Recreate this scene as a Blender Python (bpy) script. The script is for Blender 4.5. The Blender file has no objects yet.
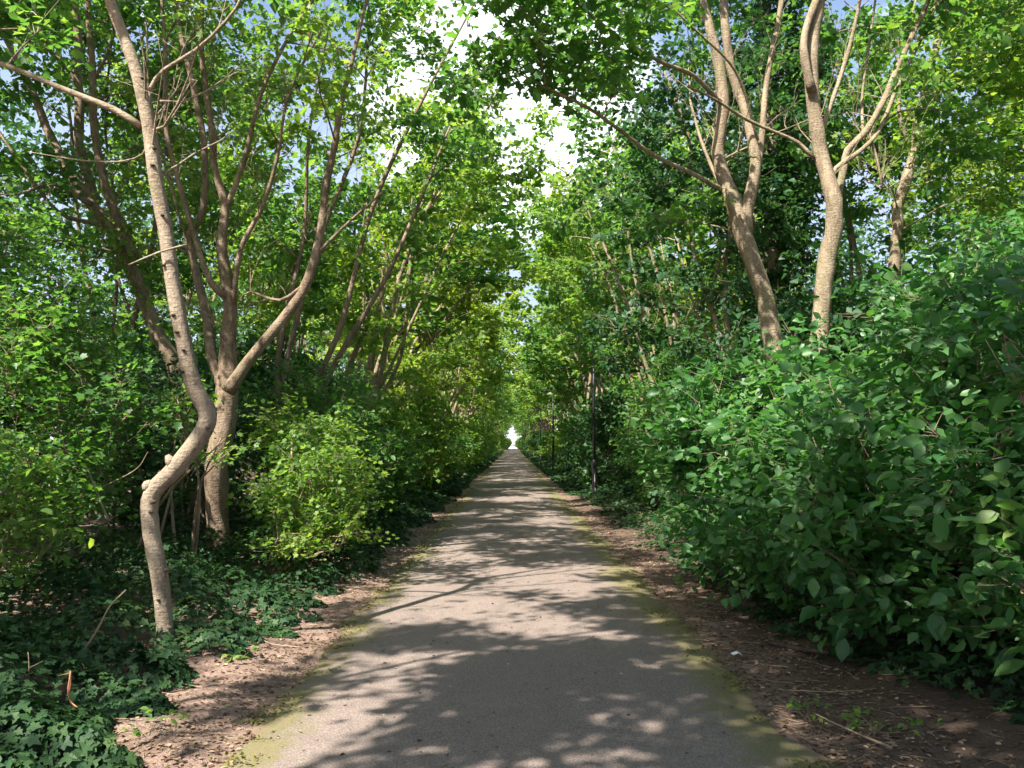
import bpy, math
import numpy as np

rng = np.random.default_rng(7)
scene = bpy.context.scene
COL = scene.collection
F = 852.0
PITCH = math.atan(60 / F)
CAM = np.array([0.0, 0.0, 1.6])
SUN = np.array([-0.42, -0.48, 0.768]); SUN /= np.linalg.norm(SUN)
SU, SV = -SUN[0] / SUN[2], -SUN[1] / SUN[2]


def at(px, py, Y):
    """point seen at pixel px,py at distance Y down the path"""
    a, b = (px - 512) / F, (384 - py) / F
    d = np.array([a, math.cos(PITCH) - b * math.sin(PITCH), math.sin(PITCH) + b * math.cos(PITCH)])
    return CAM + d * (Y / d[1])


def unit(v):
    return v / np.maximum(np.linalg.norm(v, axis=-1, keepdims=True), 1e-9)


# ------------------------------------------------------------------ materials
def new_mat(name):
    m = bpy.data.materials.new(name); m.use_nodes = True
    nt = m.node_tree; nt.nodes.clear()
    return m, nt, nt.nodes.new('ShaderNodeOutputMaterial')


def ramp(nt, fac, stops):
    r = nt.nodes.new('ShaderNodeValToRGB')
    e = r.color_ramp.elements
    while len(e) < len(stops): e.new(0.5)
    for k, (p, c) in enumerate(stops):
        e[k].position = p; e[k].color = (*c, 1)
    nt.links.new(fac, r.inputs[0])
    return r.outputs[0]


def noise(nt, scale, detail=4, rough=0.55, vec=None, dist=0.0):
    n = nt.nodes.new('ShaderNodeTexNoise')
    n.inputs['Scale'].default_value = scale; n.inputs['Detail'].default_value = detail
    n.inputs['Roughness'].default_value = rough; n.inputs['Distortion'].default_value = dist
    if vec is not None: nt.links.new(vec, n.inputs['Vector'])
    return n.outputs[0]


def mixc(nt, fac, a, b, mode='MIX'):
    m = nt.nodes.new('ShaderNodeMix'); m.data_type = 'RGBA'; m.blend_type = mode
    for s, v in ((0, fac), (6, a), (7, b)):
        if hasattr(v, 'is_linked'): nt.links.new(v, m.inputs[s])
        else: m.inputs[s].default_value = v if s == 0 else (*v, 1)
    return m.outputs[2]


def math_n(nt, op, a, b=0.0, c=0.0):
    m = nt.nodes.new('ShaderNodeMath'); m.operation = op
    for k, v in enumerate((a, b, c)):
        if hasattr(v, 'is_linked'): nt.links.new(v, m.inputs[k])
        else: m.inputs[k].default_value = v
    return m.outputs[0]


def smooth(nt, val, lo, hi):
    m = nt.nodes.new('ShaderNodeMapRange'); m.interpolation_type = 'SMOOTHSTEP'
    nt.links.new(val, m.inputs[0]); m.inputs[1].default_value = lo; m.inputs[2].default_value = hi
    return m.outputs[0]


def coords(nt, kind='Object'):
    return nt.nodes.new('ShaderNodeTexCoord').outputs[kind]


def principled(nt, out, col, rough=0.8, spec=0.3, height=None, bump=0.3, dist=0.01):
    p = nt.nodes.new('ShaderNodeBsdfPrincipled')
    if hasattr(col, 'is_linked'): nt.links.new(col, p.inputs['Base Color'])
    else: p.inputs['Base Color'].default_value = (*col, 1)
    if hasattr(rough, 'is_linked'): nt.links.new(rough, p.inputs['Roughness'])
    else: p.inputs['Roughness'].default_value = rough
    p.inputs['Specular IOR Level'].default_value = spec
    if height is not None:
        b = nt.nodes.new('ShaderNodeBump'); b.inputs['Strength'].default_value = bump
        b.inputs['Distance'].default_value = dist
        nt.links.new(height, b.inputs['Height']); nt.links.new(b.outputs[0], p.inputs['Normal'])
    if out is not None: nt.links.new(p.outputs[0], out.inputs['Surface'])
    return p


def leaf_mat(name, stops, trans, tmix=0.42, rough=0.45, spec=0.35):
    """stops: leaf colours over the leaves; trans: tint of the light that passes through"""
    m, nt, out = new_mat(name)
    g = nt.nodes.new('ShaderNodeNewGeometry')
    big = noise(nt, 0.9, 2, 0.5, coords(nt))
    f = math_n(nt, 'MULTIPLY_ADD', g.outputs['Random Per Island'], 0.6, math_n(nt, 'MULTIPLY_ADD', big, 1.2, -0.4))
    col = ramp(nt, f, stops)
    p = principled(nt, None, col, rough, spec)
    t = nt.nodes.new('ShaderNodeBsdfTranslucent')
    nt.links.new(mixc(nt, 1.0, col, trans, 'MULTIPLY'), t.inputs[0])
    mx = nt.nodes.new('ShaderNodeMixShader'); mx.inputs[0].default_value = tmix
    nt.links.new(p.outputs[0], mx.inputs[1]); nt.links.new(t.outputs[0], mx.inputs[2])
    nt.links.new(mx.outputs[0], out.inputs['Surface'])
    return m


M = {}
M['leaf'] = leaf_mat('leaf_maple', [(0.05, (.042, .112, .036)), (.45, (.072, .170, .048)), (.75, (.110, .222, .058)), (1, (.18, .28, .072))], (1.95, 2.0, .8), .5)
M['leaf_bright'] = leaf_mat('leaf_young', [(0.05, (.080, .172, .044)), (.5, (.140, .252, .060)), (1, (.28, .35, .08))], (2.0, 2.0, .75), .48)
M['leaf_yellow'] = leaf_mat('leaf_yellow_green', [(0.05, (.095, .165, .026)), (.5, (.175, .255, .040)), (1, (.30, .36, .07))], (1.8, 1.9, .7), .48)
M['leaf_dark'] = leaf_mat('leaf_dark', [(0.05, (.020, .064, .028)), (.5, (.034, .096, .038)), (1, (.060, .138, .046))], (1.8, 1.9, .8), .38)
M['leaf_shrub'] = leaf_mat('leaf_dogwood', [(0.05, (.040, .116, .044)), (.5, (.074, .176, .058)), (.85, (.11, .222, .066)), (1, (.17, .26, .07))], (1.5, 2.0, .8), .40, .42)
M['ivy'] = leaf_mat('leaf_ivy', [(0.05, (.016, .046, .019)), (.5, (.029, .070, .027)), (.85, (.052, .105, .034)), (1, (.12, .16, .045))], (1.6, 1.8, .7), .25, .55, .2)


def bark_mat(name, dark, mid, light, moss, vscale=1.0):
    m, nt, out = new_mat(name)
    co = coords(nt)
    mp = nt.nodes.new('ShaderNodeMapping'); mp.inputs['Scale'].default_value = (1, 1, .35)
    nt.links.new(co, mp.inputs['Vector'])
    n1 = noise(nt, 7 * vscale, 8, .68, mp.outputs[0], .5)
    c = ramp(nt, n1, [(.34, dark), (.5, mid), (.64, light)])
    n2 = noise(nt, 2.2, 3, .5, co)
    c = mixc(nt, math_n(nt, 'MULTIPLY', smooth(nt, n2, .5, .7), .55), c, moss)
    mp2 = nt.nodes.new('ShaderNodeMapping'); mp2.inputs['Scale'].default_value = (1, 1, 3.2)
    nt.links.new(co, mp2.inputs['Vector'])
    n3 = noise(nt, 16 * vscale, 4, .6, mp2.outputs[0])
    c = mixc(nt, math_n(nt, 'MULTIPLY', smooth(nt, n3, .60, .72), .55), c, dark)
    h = math_n(nt, 'ADD', n1, math_n(nt, 'MULTIPLY', n3, .7))
    n4 = noise(nt, 45, 5, .65, co)
    c = mixc(nt, .35, c, ramp(nt, n4, [(.35, dark), (.62, light)]))
    h = math_n(nt, 'ADD', h, math_n(nt, 'MULTIPLY', n4, .5))
    principled(nt, out, c, .9, .15, h, .8, .025)
    return m


M['bark'] = bark_mat('bark_sycamore', (.10, .075, .05), (.24, .185, .125), (.40, .32, .22), (.16, .17, .07))
M['bark_smooth'] = bark_mat('bark_young_smooth', (.13, .095, .068), (.30, .235, .17), (.43, .35, .26), (.19, .18, .09), .8)
M['bark_dark'] = bark_mat('bark_brown', (.075, .050, .034), (.23, .165, .115), (.38, .29, .21), (.15, .14, .06))


def simple_mat(name, col, rough=.7, spec=.3, var=.25, scale=20):
    m, nt, out = new_mat(name)
    n = noise(nt, scale, 5, .6, coords(nt))
    c = ramp(nt, n, [(.3, tuple(x * (1 - var) for x in col)), (.7, tuple(min(1, x * (1 + var)) for x in col))])
    principled(nt, out, c, rough, spec, n, .2, .004)
    return m


M['moss'] = leaf_mat('moss', [(0.05, (.07, .085, .02)), (.5, (.15, .15, .035)), (1, (.25, .22, .06))], (1.2, 1.2, .8), .2, .8, .1)
M['twig'] = simple_mat('dead_wood', (.30, .22, .15), .9, .1, .4)
M['twig_red'] = simple_mat('peeled_wood', (.36, .17, .09), .9, .1, .3)
M['post'] = simple_mat('black_paint', (.012, .013, .014), .4, .5, .4, 8)
M['worn'] = simple_mat('flaked_paint', (.30, .29, .28), .7, .3, .4, 30)
M['glass'] = simple_mat('lamp_glass', (.55, .60, .58), .2, .6, .1)
M['paper'] = simple_mat('white_paper', (.72, .72, .74), .8, .2, .08)
M['scar'] = simple_mat('branch_scar', (.075, .055, .04), .95, .1, .4)

# path: worn tarmac, with moss creeping in from both edges
m, nt, out = new_mat('worn_tarmac')
co = coords(nt)
sx = nt.nodes.new('ShaderNodeSeparateXYZ'); nt.links.new(co, sx.inputs[0])
big = noise(nt, .55, 5, .6, co)
mid = noise(nt, 6, 5, .65, co)
vor = nt.nodes.new('ShaderNodeTexVoronoi'); vor.inputs['Scale'].default_value = 95; nt.links.new(co, vor.inputs['Vector'])
fine = noise(nt, 170, 3, .7, co)
c = ramp(nt, big, [(.3, (.118, .090, .079)), (.7, (.166, .127, .110))])
c = mixc(nt, .6, c, ramp(nt, mid, [(.3, (.094, .073, .065)), (.7, (.198, .154, .134))]))
c = mixc(nt, .55, c, ramp(nt, math_n(nt, 'MULTIPLY_ADD', fine, .7, math_n(nt, 'MULTIPLY', vor.outputs['Distance'], .5)),
                       [(.3, (.056, .048, .044)), (.5, (.150, .118, .101)), (.72, (.35, .28, .24))]))
edge = math_n(nt, 'ABSOLUTE', math_n(nt, 'SUBTRACT', sx.outputs[0], .07))
mossn = math_n(nt, 'ADD', math_n(nt, 'MULTIPLY', math_n(nt, 'ADD', big, mid), .95), math_n(nt, 'MULTIPLY', fine, .5))
side = math_n(nt, 'MULTIPLY_ADD', sx.outputs[0], .08, edge)
mossf = smooth(nt, math_n(nt, 'ADD', math_n(nt, 'MULTIPLY', side, 1.1), mossn), 2.43, 2.66)
mosscol = ramp(nt, fine, [(.3, (.085, .082, .022)), (.6, (.17, .155, .045)), (.8, (.27, .23, .08))])
c = mixc(nt, math_n(nt, 'MULTIPLY', math_n(nt, 'MULTIPLY', mossf, smooth(nt, fine, .28, .60)), .9), c, mosscol)
dirtf = smooth(nt, math_n(nt, 'ADD', math_n(nt, 'MULTIPLY', edge, .9), math_n(nt, 'MULTIPLY', mid, .9)), 1.74, 1.90)
c = mixc(nt, dirtf, c, (.20, .135, .095))
grit = math_n(nt, 'ADD', math_n(nt, 'MULTIPLY', fine, .6), math_n(nt, 'MULTIPLY', mid, .8))
principled(nt, out, c, .88, .25, grit, .5, .008)
M['path'] = m

m, nt, out = new_mat('leaf_mould_soil')
co = coords(nt)
big = noise(nt, .8, 5, .6, co); mid = noise(nt, 9, 6, .7, co, 1.2); fine = noise(nt, 60, 4, .7, co, .8)
c = ramp(nt, mid, [(.30, (.10, .064, .048)), (.5, (.27, .182, .142)), (.70, (.45, .32, .26))])
c = mixc(nt, .5, c, ramp(nt, fine, [(.3, (.075, .048, .036)), (.52, (.28, .19, .15)), (.70, (.56, .42, .35))]))
c = mixc(nt, math_n(nt, 'MULTIPLY', smooth(nt, big, .55, .75), .45), c, (.11, .085, .045))
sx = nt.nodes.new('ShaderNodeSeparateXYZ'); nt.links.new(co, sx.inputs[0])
soil_shade = smooth(nt, math_n(nt, 'ADD', sx.outputs[0], math_n(nt, 'MULTIPLY', big, .9)), 1.7, 2.5)  # dark soil on the shrub side, with deep shade painted into its colour
c = mixc(nt, math_n(nt, 'MULTIPLY', soil_shade, .72), c, (.060, .042, .030))
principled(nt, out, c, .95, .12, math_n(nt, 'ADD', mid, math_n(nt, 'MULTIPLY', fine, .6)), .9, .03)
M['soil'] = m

m, nt, out = new_mat('fallen_leaves')
g = nt.nodes.new('ShaderNodeNewGeometry')
c = ramp(nt, g.outputs['Random Per Island'], [(0, (.07, .045, .03)), (.45, (.16, .10, .068)), (.8, (.27, .18, .12)), (.95, (.38, .28, .20)), (1, (.20, .20, .07))])
principled(nt, out, c, .85, .2)
M['litter'] = m
M['pale'] = simple_mat('bright_end_pale', (.72, .69, .67), .9, .2, .1, 2)  # brightness of the far opening put into the sheet's colour

# ------------------------------------------------------------------ mesh builders


class Geo:
    """collects tubes into one mesh"""

    def __init__(self):
        self.v, self.f, self.mi, self.n = [], [], [], 0

    def add(self, verts, faces, mi=0):
        self.v.append(np.asarray(verts, float)); self.f += [tuple(i + self.n for i in f) for f in faces]
        self.mi += [mi] * len(faces); self.n += len(verts)

    def tube(self, pts, rad, sides=6, wob=0.0, mi=0, cap=True):
        pts = np.asarray(pts, float); rad = np.asarray(rad, float)
        t = unit(np.gradient(pts, axis=0))
        ref = np.array([0.93, 0.31, 0.17]) if abs(t[0] @ np.array([.93, .31, .17])) < .9 else np.array([0, 0, 1.0])
        u = unit(np.cross(t, ref)); w = np.cross(t, u)
        a = np.linspace(0, 2 * math.pi, sides, endpoint=False)
        r = rad[:, None] * np.ones((1, sides))
        if wob: r = r * (1 + wob * rng.normal(size=r.shape)) * (1 + wob * rng.normal(size=(len(pts), 1)))
        V = pts[:, None, :] + r[..., None] * (np.cos(a)[None, :, None] * u[:, None, :] + np.sin(a)[None, :, None] * w[:, None, :])
        n = len(pts); fs = []
        for i in range(n - 1):
            for j in range(sides):
                k = (j + 1) % sides
                fs.append((i * sides + j, i * sides + k, (i + 1) * sides + k, (i + 1) * sides + j))
        if cap:
            fs.append(tuple((n - 1) * sides + j for j in range(sides))); fs.append(tuple(reversed(range(sides))))
        self.add(V.reshape(-1, 3), fs, mi)

    def twigs(self, p0, p1, r, mi=0):
        """many thin three-sided twigs at once"""
        if len(p0) == 0: return
        d = unit(p1 - p0); u = unit(np.cross(d, [0.3, 0.5, 0.81])); w = np.cross(d, u)
        V = []
        for k in range(3):
            a = k * 2.0944
            V.append(p0 + r[:, None] * (math.cos(a) * u + math.sin(a) * w))
        V = np.stack(V + [p1], 1).reshape(-1, 3)
        fs = []
        for i in range(len(p0)):
            b = i * 4
            fs += [(b, b + 1, b + 3), (b + 1, b + 2, b + 3), (b + 2, b, b + 3)]
        self.add(V, fs, mi)

    def mesh(self, name, mats, smooth_=True):
        me = bpy.data.meshes.new(name)
        V = np.concatenate(self.v) if self.v else np.zeros((0, 3))
        me.vertices.add(len(V)); me.vertices.foreach_set('co', V.ravel().astype('f4'))
        tot = np.array([len(f) for f in self.f], 'i4'); lo = np.concatenate([[0], np.cumsum(tot)[:-1]]).astype('i4')
        idx = np.fromiter((i for f in self.f for i in f), 'i4', tot.sum())
        me.loops.add(len(idx)); me.loops.foreach_set('vertex_index', idx)
        me.polygons.add(len(tot)); me.polygons.foreach_set('loop_start', lo); me.polygons.foreach_set('loop_total', tot)
        me.polygons.foreach_set('material_index', np.array(self.mi, 'i4'))
        me.polygons.foreach_set('use_smooth', np.full(len(tot), smooth_))
        for m_ in mats: me.materials.append(m_)
        me.update(calc_edges=True)
        return me


def fan(pts):
    """outline -> leaf template with a centre vertex"""
    P = [(0.42, 0, -.03)] + pts
    n = len(pts)
    return np.array(P), [(0, 1 + i, 1 + (i + 1) % n) for i in range(n)]


TEMPL = {
    'ovate': (np.array([(0, 0, 0), (.27, 0, -.03), (.58, 0, -.03), (.84, 0, -.05), (1, 0, -.12),
                        (.22, .23, .05), (.52, .31, .05), (.82, .16, -.01), (.22, -.23, .05), (.52, -.31, .05), (.82, -.16, -.01)], float),
              [(0, 1, 5), (1, 2, 6, 5), (2, 3, 7, 6), (3, 4, 7), (0, 8, 1), (1, 8, 9, 2), (2, 9, 10, 3), (3, 10, 4)]),
    'maple': fan([(0, 0, 0), (.10, -.36, .05), (.32, -.30, .03), (.62, -.50, .04), (.66, -.20, .02), (1, 0, -.10), (.66, .20, .02),
                  (.62, .50, .04), (.32, .30, .03), (.10, .36, .05)]),
    'ivy': fan([(0, 0, 0), (-.14, -.20, .03), (-.02, -.46, -.03), (.20, -.27, .04), (.46, -.42, -.03), (.60, -.18, .03), (1.0, 0, -.10), (.60, .18, .03), (.46, .42, -.03), (.20, .27, .04), (-.02, .46, -.03), (-.14, .20, .03)]),
    'simple': (np.array([(0, 0, 0), (.45, -.36, .06), (1, 0, -.08), (.45, .36, .06)]), [(0, 1, 2), (0, 2, 3)]),
    'oval': (np.array([(0, 0, 0), (.3, -.29, .05), (.72, -.24, .03), (1, 0, -.10), (.72, .24, .03), (.3, .29, .05)]), [(0, 1, 2, 3), (0, 3, 4, 5)]),
}


def leaves_mesh(name, pos, tdir, nrm, size, kind, mat):
    T, faces = TEMPL[kind]
    t = unit(tdir); b = unit(np.cross(nrm, t)); n = np.cross(t, b)
    V = pos[:, None, :] + size[:, None, None] * (T[None, :, 0:1] * t[:, None, :] + T[None, :, 1:2] * b[:, None, :] + T[None, :, 2:3] * n[:, None, :] * rng.uniform(-.4, 2.6, (len(pos), 1, 1)))
    N, k = len(pos), len(T)
    me = bpy.data.meshes.new(name)
    me.vertices.add(N * k); me.vertices.foreach_set('co', V.ravel().astype('f4'))
    tot = np.array([len(f) for f in faces], 'i4'); idx = np.array([i for f in faces for i in f], 'i4')
    I = (idx[None, :] + (np.arange(N, dtype='i4') * k)[:, None]).ravel().astype('i4')
    TT = np.tile(tot, N); LS = np.concatenate([[0], np.cumsum(TT)[:-1]]).astype('i4')
    me.loops.add(len(I)); me.loops.foreach_set('vertex_index', I)
    me.polygons.add(len(TT)); me.polygons.foreach_set('loop_start', LS); me.polygons.foreach_set('loop_total', TT)
    me.materials.append(mat); me.update(calc_edges=True)
    return me


def link(name, data, parent=None, loc=None):
    o = bpy.data.objects.new(name, data); COL.objects.link(o)
    if parent is not None: o.parent = parent
    if loc is not None: o.location = loc
    return o


def tag(o, label=None, cat=None, group=None, kind=None):
    for k, v in (('label', label), ('category', cat), ('group', group), ('kind', kind)):
        if v: o[k] = v
    return o


def copy_tree(root, loc, rz=0, sc=(1, 1, 1), label=None, group=None):
    r = root.copy(); COL.objects.link(r); r.location = loc; r.rotation_euler = (0, 0, rz); r.scale = sc
    if label: r['label'] = label
    if group: r['group'] = group
    for ch in list(root.children):
        c = ch.copy(); COL.objects.link(c); c.parent = r
        for g in list(ch.children):
            d = g.copy(); COL.objects.link(d); d.parent = c
    return r


def spline(P, step):
    """Catmull-Rom through control points"""
    P = np.asarray(P, float)
    Q = np.vstack([2 * P[0] - P[1], P, 2 * P[-1] - P[-2]])
    out_ = []
    for i in range(1, len(Q) - 2):
        n = max(2, int(np.linalg.norm(Q[i + 1, :3] - Q[i, :3]) / step))
        for s in np.linspace(0, 1, n, endpoint=False):
            a, b, c, d = Q[i - 1], Q[i], Q[i + 1], Q[i + 2]
            out_.append(.5 * ((2 * b) + (c - a) * s + (2 * a - 5 * b + 4 * c - d) * s * s + (3 * b - a - 3 * c + d) * s ** 3))
    out_.append(Q[-2])
    return np.array(out_)


# ------------------------------------------------------------------ sunlight gaps in the canopy
_ph = np.random.default_rng(3).uniform(0, 6.28, (24, 2))
_fr = np.random.default_rng(4).normal(size=(24, 2))


def gapnoise(u, v, scale):
    s = np.zeros_like(u)
    for k in range(24):
        s += np.sin(u * _fr[k, 0] * 2.2 / scale + v * _fr[k, 1] * 1.7 / scale + _ph[k, 0])
    return s / 24 ** .5 / .72


CAPS = [  # sunlit strips: (u0, v0, u1, v1, radius)
    (-2.2, 3.6, -2.0, 8.5, .5), (-1.5, 3.8, -.95, 5.9, .42), (-2.6, 6.4, -1.6, 7.3, .26), (-1.6, 7.3, -.7, 8.8, .34), (-1.1, 8.3, .6, 10.8, .34), (-1.4, 13, .2, 13.9, .32), (-2.9, 13, -.7, 15.5, .4), (-4.5, 9.5, -3.6, 11.5, .5), (-5.5, 6, -5, 8, .5),
    (-1.3, 6.2, -.6, 6.6, .2), (-.2, 6.5, .3, 6.9, .16), (-1.2, 7.4, -.2, 8.2, .2), (.1, 8.6, .8, 9.2, .2), (-.9, 9.3, .2, 9.9, .2), (.9, 8.0, 1.1, 8.4, .22),
    (-1, 10.4, .9, 11.0, .2), (-1.3, 11.6, -.3, 12.2, .2),
    (4.9, 12.9, 7.2, 15.8, .7), (5.6, 12.4, 8.0, 15.2, .7), (-4.2, 7.2, -3.0, 9.0, .8),
    (-2.0, 9.5, -1.5, 11.6, .5), (-1.6, 15.5, .8, 17.6, .45), (1.2, 4.1, 1.45, 4.4, .12), (-1.4, 4.3, -.75, 4.8, .32), (0, 24, 2, 27, .9)]
DARK = [(0.7, 2.0, .7, 5.6, .8), (1.6, 5.2, 1.9, 9.0, .6), (3.0, 4.6, 5.6, 9.0, 1.6), (2.4, 3.8, 3.5, 6, 1.0), (.4, 12.6, .9, 14.8, .9), (2.6, 8.5, 3.6, 11, .8), (-3.5, 3.6, -2.9, 5.8, .5)]


def capd(u, v, c):
    a = np.array(c[:2]); d = np.array(c[2:4]) - a
    s = np.clip(((u - a[0]) * d[0] + (v - a[1]) * d[1]) / (d @ d), 0, 1)
    return np.hypot(u - a[0] - s * d[0], v - a[1] - s * d[1]) / c[4]


def sunlit(P, bias=0.0):
    """True where the sun should reach along this point's ray"""
    u = P[:, 0] + SU * P[:, 2]; v = P[:, 1] + SV * P[:, 2]
    n = gapnoise(u, v, .55)
    val = n * .8 - .62 + bias + .45 * (u < -2.4) * (v > 6) + .15 * (v > 13.5) + .35 * (u > 3.0) * (v > 9.5)
    for c in CAPS: val = np.maximum(val, 1.25 - 1.0 * capd(u, v, c) + .5 * n)
    for c in DARK: val = val - np.clip(2.2 - 1.4 * capd(u, v, c), 0, 2)
    return val + .42 * gapnoise(u + 7, v - 3, .2) - .05 > 0


# ------------------------------------------------------------------ plants
def grow(limbs, crowns, twn=14, lpt=9, twl=(.35, .8), leaf=.085, kind='simple', limb_sides=8, br=.016, gaps=True, seed=0,
         droop=-.05, wob=.03, bmi=0, twig_r=.0035, bare=.35, upness=.8, minz=4.2, lsp=.09, bares=(), clump=1.0):
    """limbs: arrays (n,4) of x,y,z,r.  crowns: (cx,cy,cz, rx,ry,rz, branches).  returns (wood Geo, leaf arrays)"""
    R = np.random.default_rng(seed)
    g = Geo()
    sk = []
    for L in limbs:
        big = L[0, 3] > .05
        g.tube(L[:, :3], L[:, 3], limb_sides + (4 if L[0, 3] > .06 else 0) if big else 6, wob, bmi)
        sk.append(L)
    S = np.concatenate([L[len(L) // 3 if len(limbs) > 1 else len(L) // 3:] for L in sk])
    tb, tdv, tw_len = [], [], []
    for (cx, cy, cz, rx, ry, rz, nb) in crowns:
        T = unit(R.normal(size=(nb, 3))) * (R.uniform(.15, 1, (nb, 1)) ** .45)
        T = T * [rx, ry, rz] + [cx, cy, cz]
        order = np.argsort([np.min(np.linalg.norm(S[:, :3] - t, axis=1)) for t in T])
        for t in T[order]:
            d = np.linalg.norm(S[:, :3] - t, axis=1) + np.maximum(0, S[:, 2] - t[2] + .3) * 1.2
            i = int(np.argmin(d)); p = S[i, :3]
            Ln = np.linalg.norm(t - p)
            if Ln < .25: continue
            if gaps and t[2] > minz and p[2] > minz - .8 and sunlit(((p + t * 2) / 3)[None])[0] and sunlit(t[None])[0]: continue
            n = max(4, int(Ln / .35) + 2)
            s = np.linspace(0, 1, n)[:, None]
            bend = R.normal(size=3) * .12 * Ln + np.array([0, 0, .10 * Ln])
            pts = p + (t - p) * s + bend * (s * (1 - s) * 4) * .5 + R.normal(size=(n, 3)) * .018 * Ln * s
            r0 = min(S[i, 3] * .75, br * (.5 + .35 * Ln))
            rad = r0 * (1 - .75 * s[:, 0]) + .002
            g.tube(pts, rad, 5 if r0 > .012 else 4, 0, bmi, cap=False)
            S = np.vstack([S, np.c_[pts[1:], rad[1:]]])
            k = max(3, int(twn * min(1.6, .45 + .4 * Ln)))
            q = 1 - (1 - (bare if Ln > 1 else .1)) * R.uniform(0, 1, k) ** clump
            idx = q * (n - 1); i0 = np.minimum(idx.astype(int), n - 2); f_ = (idx - i0)[:, None]
            B = pts[i0] * (1 - f_) + pts[i0 + 1] * f_
            tan = unit(pts[i0 + 1] - pts[i0])
            rd = R.normal(size=(k, 3)) * [1, 1, .45]
            tb.append(B); tdv.append(unit(tan * .55 + unit(rd) * .95 + [0, 0, .08])); tw_len.append(R.uniform(*twl, k))
    for (cx, cy, cz, rx, ry, rz, nb) in bares:
        for t in unit(R.normal(size=(nb, 3))) * R.uniform(.2, 1, (nb, 1)) * [rx, ry, rz] + [cx, cy, cz]:
            d = np.linalg.norm(S[:, :3] - t, axis=1) + np.maximum(0, S[:, 2] - t[2] + .5) * 1.5
            i = int(np.argmin(d)); p = S[i, :3]; Ln = np.linalg.norm(t - p)
            if Ln < .2: continue
            n = max(4, int(Ln / .25) + 2); q_ = np.linspace(0, 1, n)[:, None]
            pts = p + (t - p) * q_ + (R.normal(size=3) * .1 + [0, 0, -.08]) * Ln * q_ * (1 - q_) * 2 + R.normal(size=(n, 3)) * .022 * Ln * q_
            rad = min(S[i, 3] * .7, .004 + .008 * Ln) * (1 - .8 * q_[:, 0]) + .0012
            g.tube(pts, rad, 5, 0, bmi, cap=False)
            m_ = 4; j = R.integers(1, n, m_); dd = unit(unit(t - p) * .8 + R.normal(size=(m_, 3)) * .7)
            g.twigs(pts[j], pts[j] + dd * R.uniform(.15, .5, (m_, 1)), np.full(m_, .003), bmi)
            S = np.vstack([S, np.c_[pts[1:], rad[1:]]])
    B = np.concatenate(tb); D = np.concatenate(tdv); Lt = np.concatenate(tw_len)
    if gaps:
        mid = B + D * (Lt * .55)[:, None]
        keep = ~(sunlit(mid) & (mid[:, 2] > minz))
        B, D, Lt = B[keep], D[keep], Lt[keep]
    tip = B + D * Lt[:, None] + np.array([0, 0, 1.0]) * (droop * Lt)[:, None]
    g.twigs(B, tip, np.full(len(B), twig_r), bmi)
    # leaves in flat sprays along each twig
    nT = len(B)
    f_ = np.tile(np.linspace(.15, 1.0, lpt), (nT, 1)) + R.normal(size=(nT, lpt)) * .05
    pos = B[:, None, :] + (tip - B)[:, None, :] * f_[..., None]
    upv = unit(np.array([0, 0, 1.0]) * upness + R.normal(size=(nT, 3)) * .35)
    side = unit(np.cross(D, upv))
    sgn = np.where((np.arange(lpt) % 2) == 0, 1.0, -1.0)[None, :, None] * R.uniform(.5, 1.3, (nT, lpt, 1))
    pos = pos + side[:, None, :] * sgn * lsp * .35 + R.normal(size=pos.shape) * lsp * .35
    td = D[:, None, :] * R.uniform(.1, 1.0, (nT, lpt, 1)) + side[:, None, :] * sgn + np.array([0, 0, -.25]) + R.normal(size=pos.shape) * .3
    nn = upv[:, None, :] + R.normal(size=pos.shape) * .42
    sz = leaf * np.clip(.95 + .27 * R.normal(size=(nT, lpt)), .35, 1.6) * R.uniform(.8, 1.15, (nT, 1))
    return g, (pos.reshape(-1, 3), td.reshape(-1, 3), nn.reshape(-1, 3), sz.ravel(), kind)


def plant(name, base, wood, lv, bark, lmat, trunk='trunk', crown='crown', extra=None):
    root = link(name, None, None, base)
    root.empty_display_size = .3
    mats = [bark] if not isinstance(bark, list) else bark
    off = np.array(base, float)
    wood.v = [v - off for v in wood.v]
    link(trunk, wood.mesh(name + '_' + trunk, mats), root)
    pos, td, nn, sz, kind = lv
    link(crown, leaves_mesh(name + '_' + crown, pos - off, td, nn, sz, kind, lmat), root)
    return root


def px_limb(pts, Y, step=.12, k=.76, kink=.30):
    """control points (px, py, radius px[, extra depth])"""
    P = []
    for p in pts:
        y = Y + (p[3] if len(p) > 3 else 0)
        P.append([*at(p[0], p[1], y), p[2] * y / F * k])
    S_ = spline(P, step)
    n = len(S_); m_ = max(3, n // 4)
    kx = np.linspace(0, n - 1, m_)
    for a in range(3):
        S_[:, a] += np.interp(np.arange(n), kx, rng.normal(size=m_) * kink) * S_[:, 3] * np.clip(np.arange(n) / 3, 0, 1)
    return S_


def drop(limb, x, y, r, n=5):
    """continue a limb down to the ground"""
    p = limb[0]
    lo = spline([[x, y, -.1, r * 1.25], [x + (p[0] - x) * .25, y + (p[1] - y) * .3, p[2] * .35, r], p], .15)
    return np.vstack([lo[:-1], limb])


# ------------------------------------------------------------------ setting: ground, path, verge
def grid_sheet(name, xs, ys, zf, mat, kind='structure'):
    X, Y = np.meshgrid(xs, ys); Z = zf(X, Y)
    g = Geo(); nx, ny = len(xs), len(ys)
    fs = [(j * nx + i, j * nx + i + 1, (j + 1) * nx + i + 1, (j + 1) * nx + i) for j in range(ny - 1) for i in range(nx - 1)]
    g.add(np.stack([X, Y, Z], -1).reshape(-1, 3), fs)
    return tag(link(name, g.mesh(name, [mat])), kind=kind)


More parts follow.
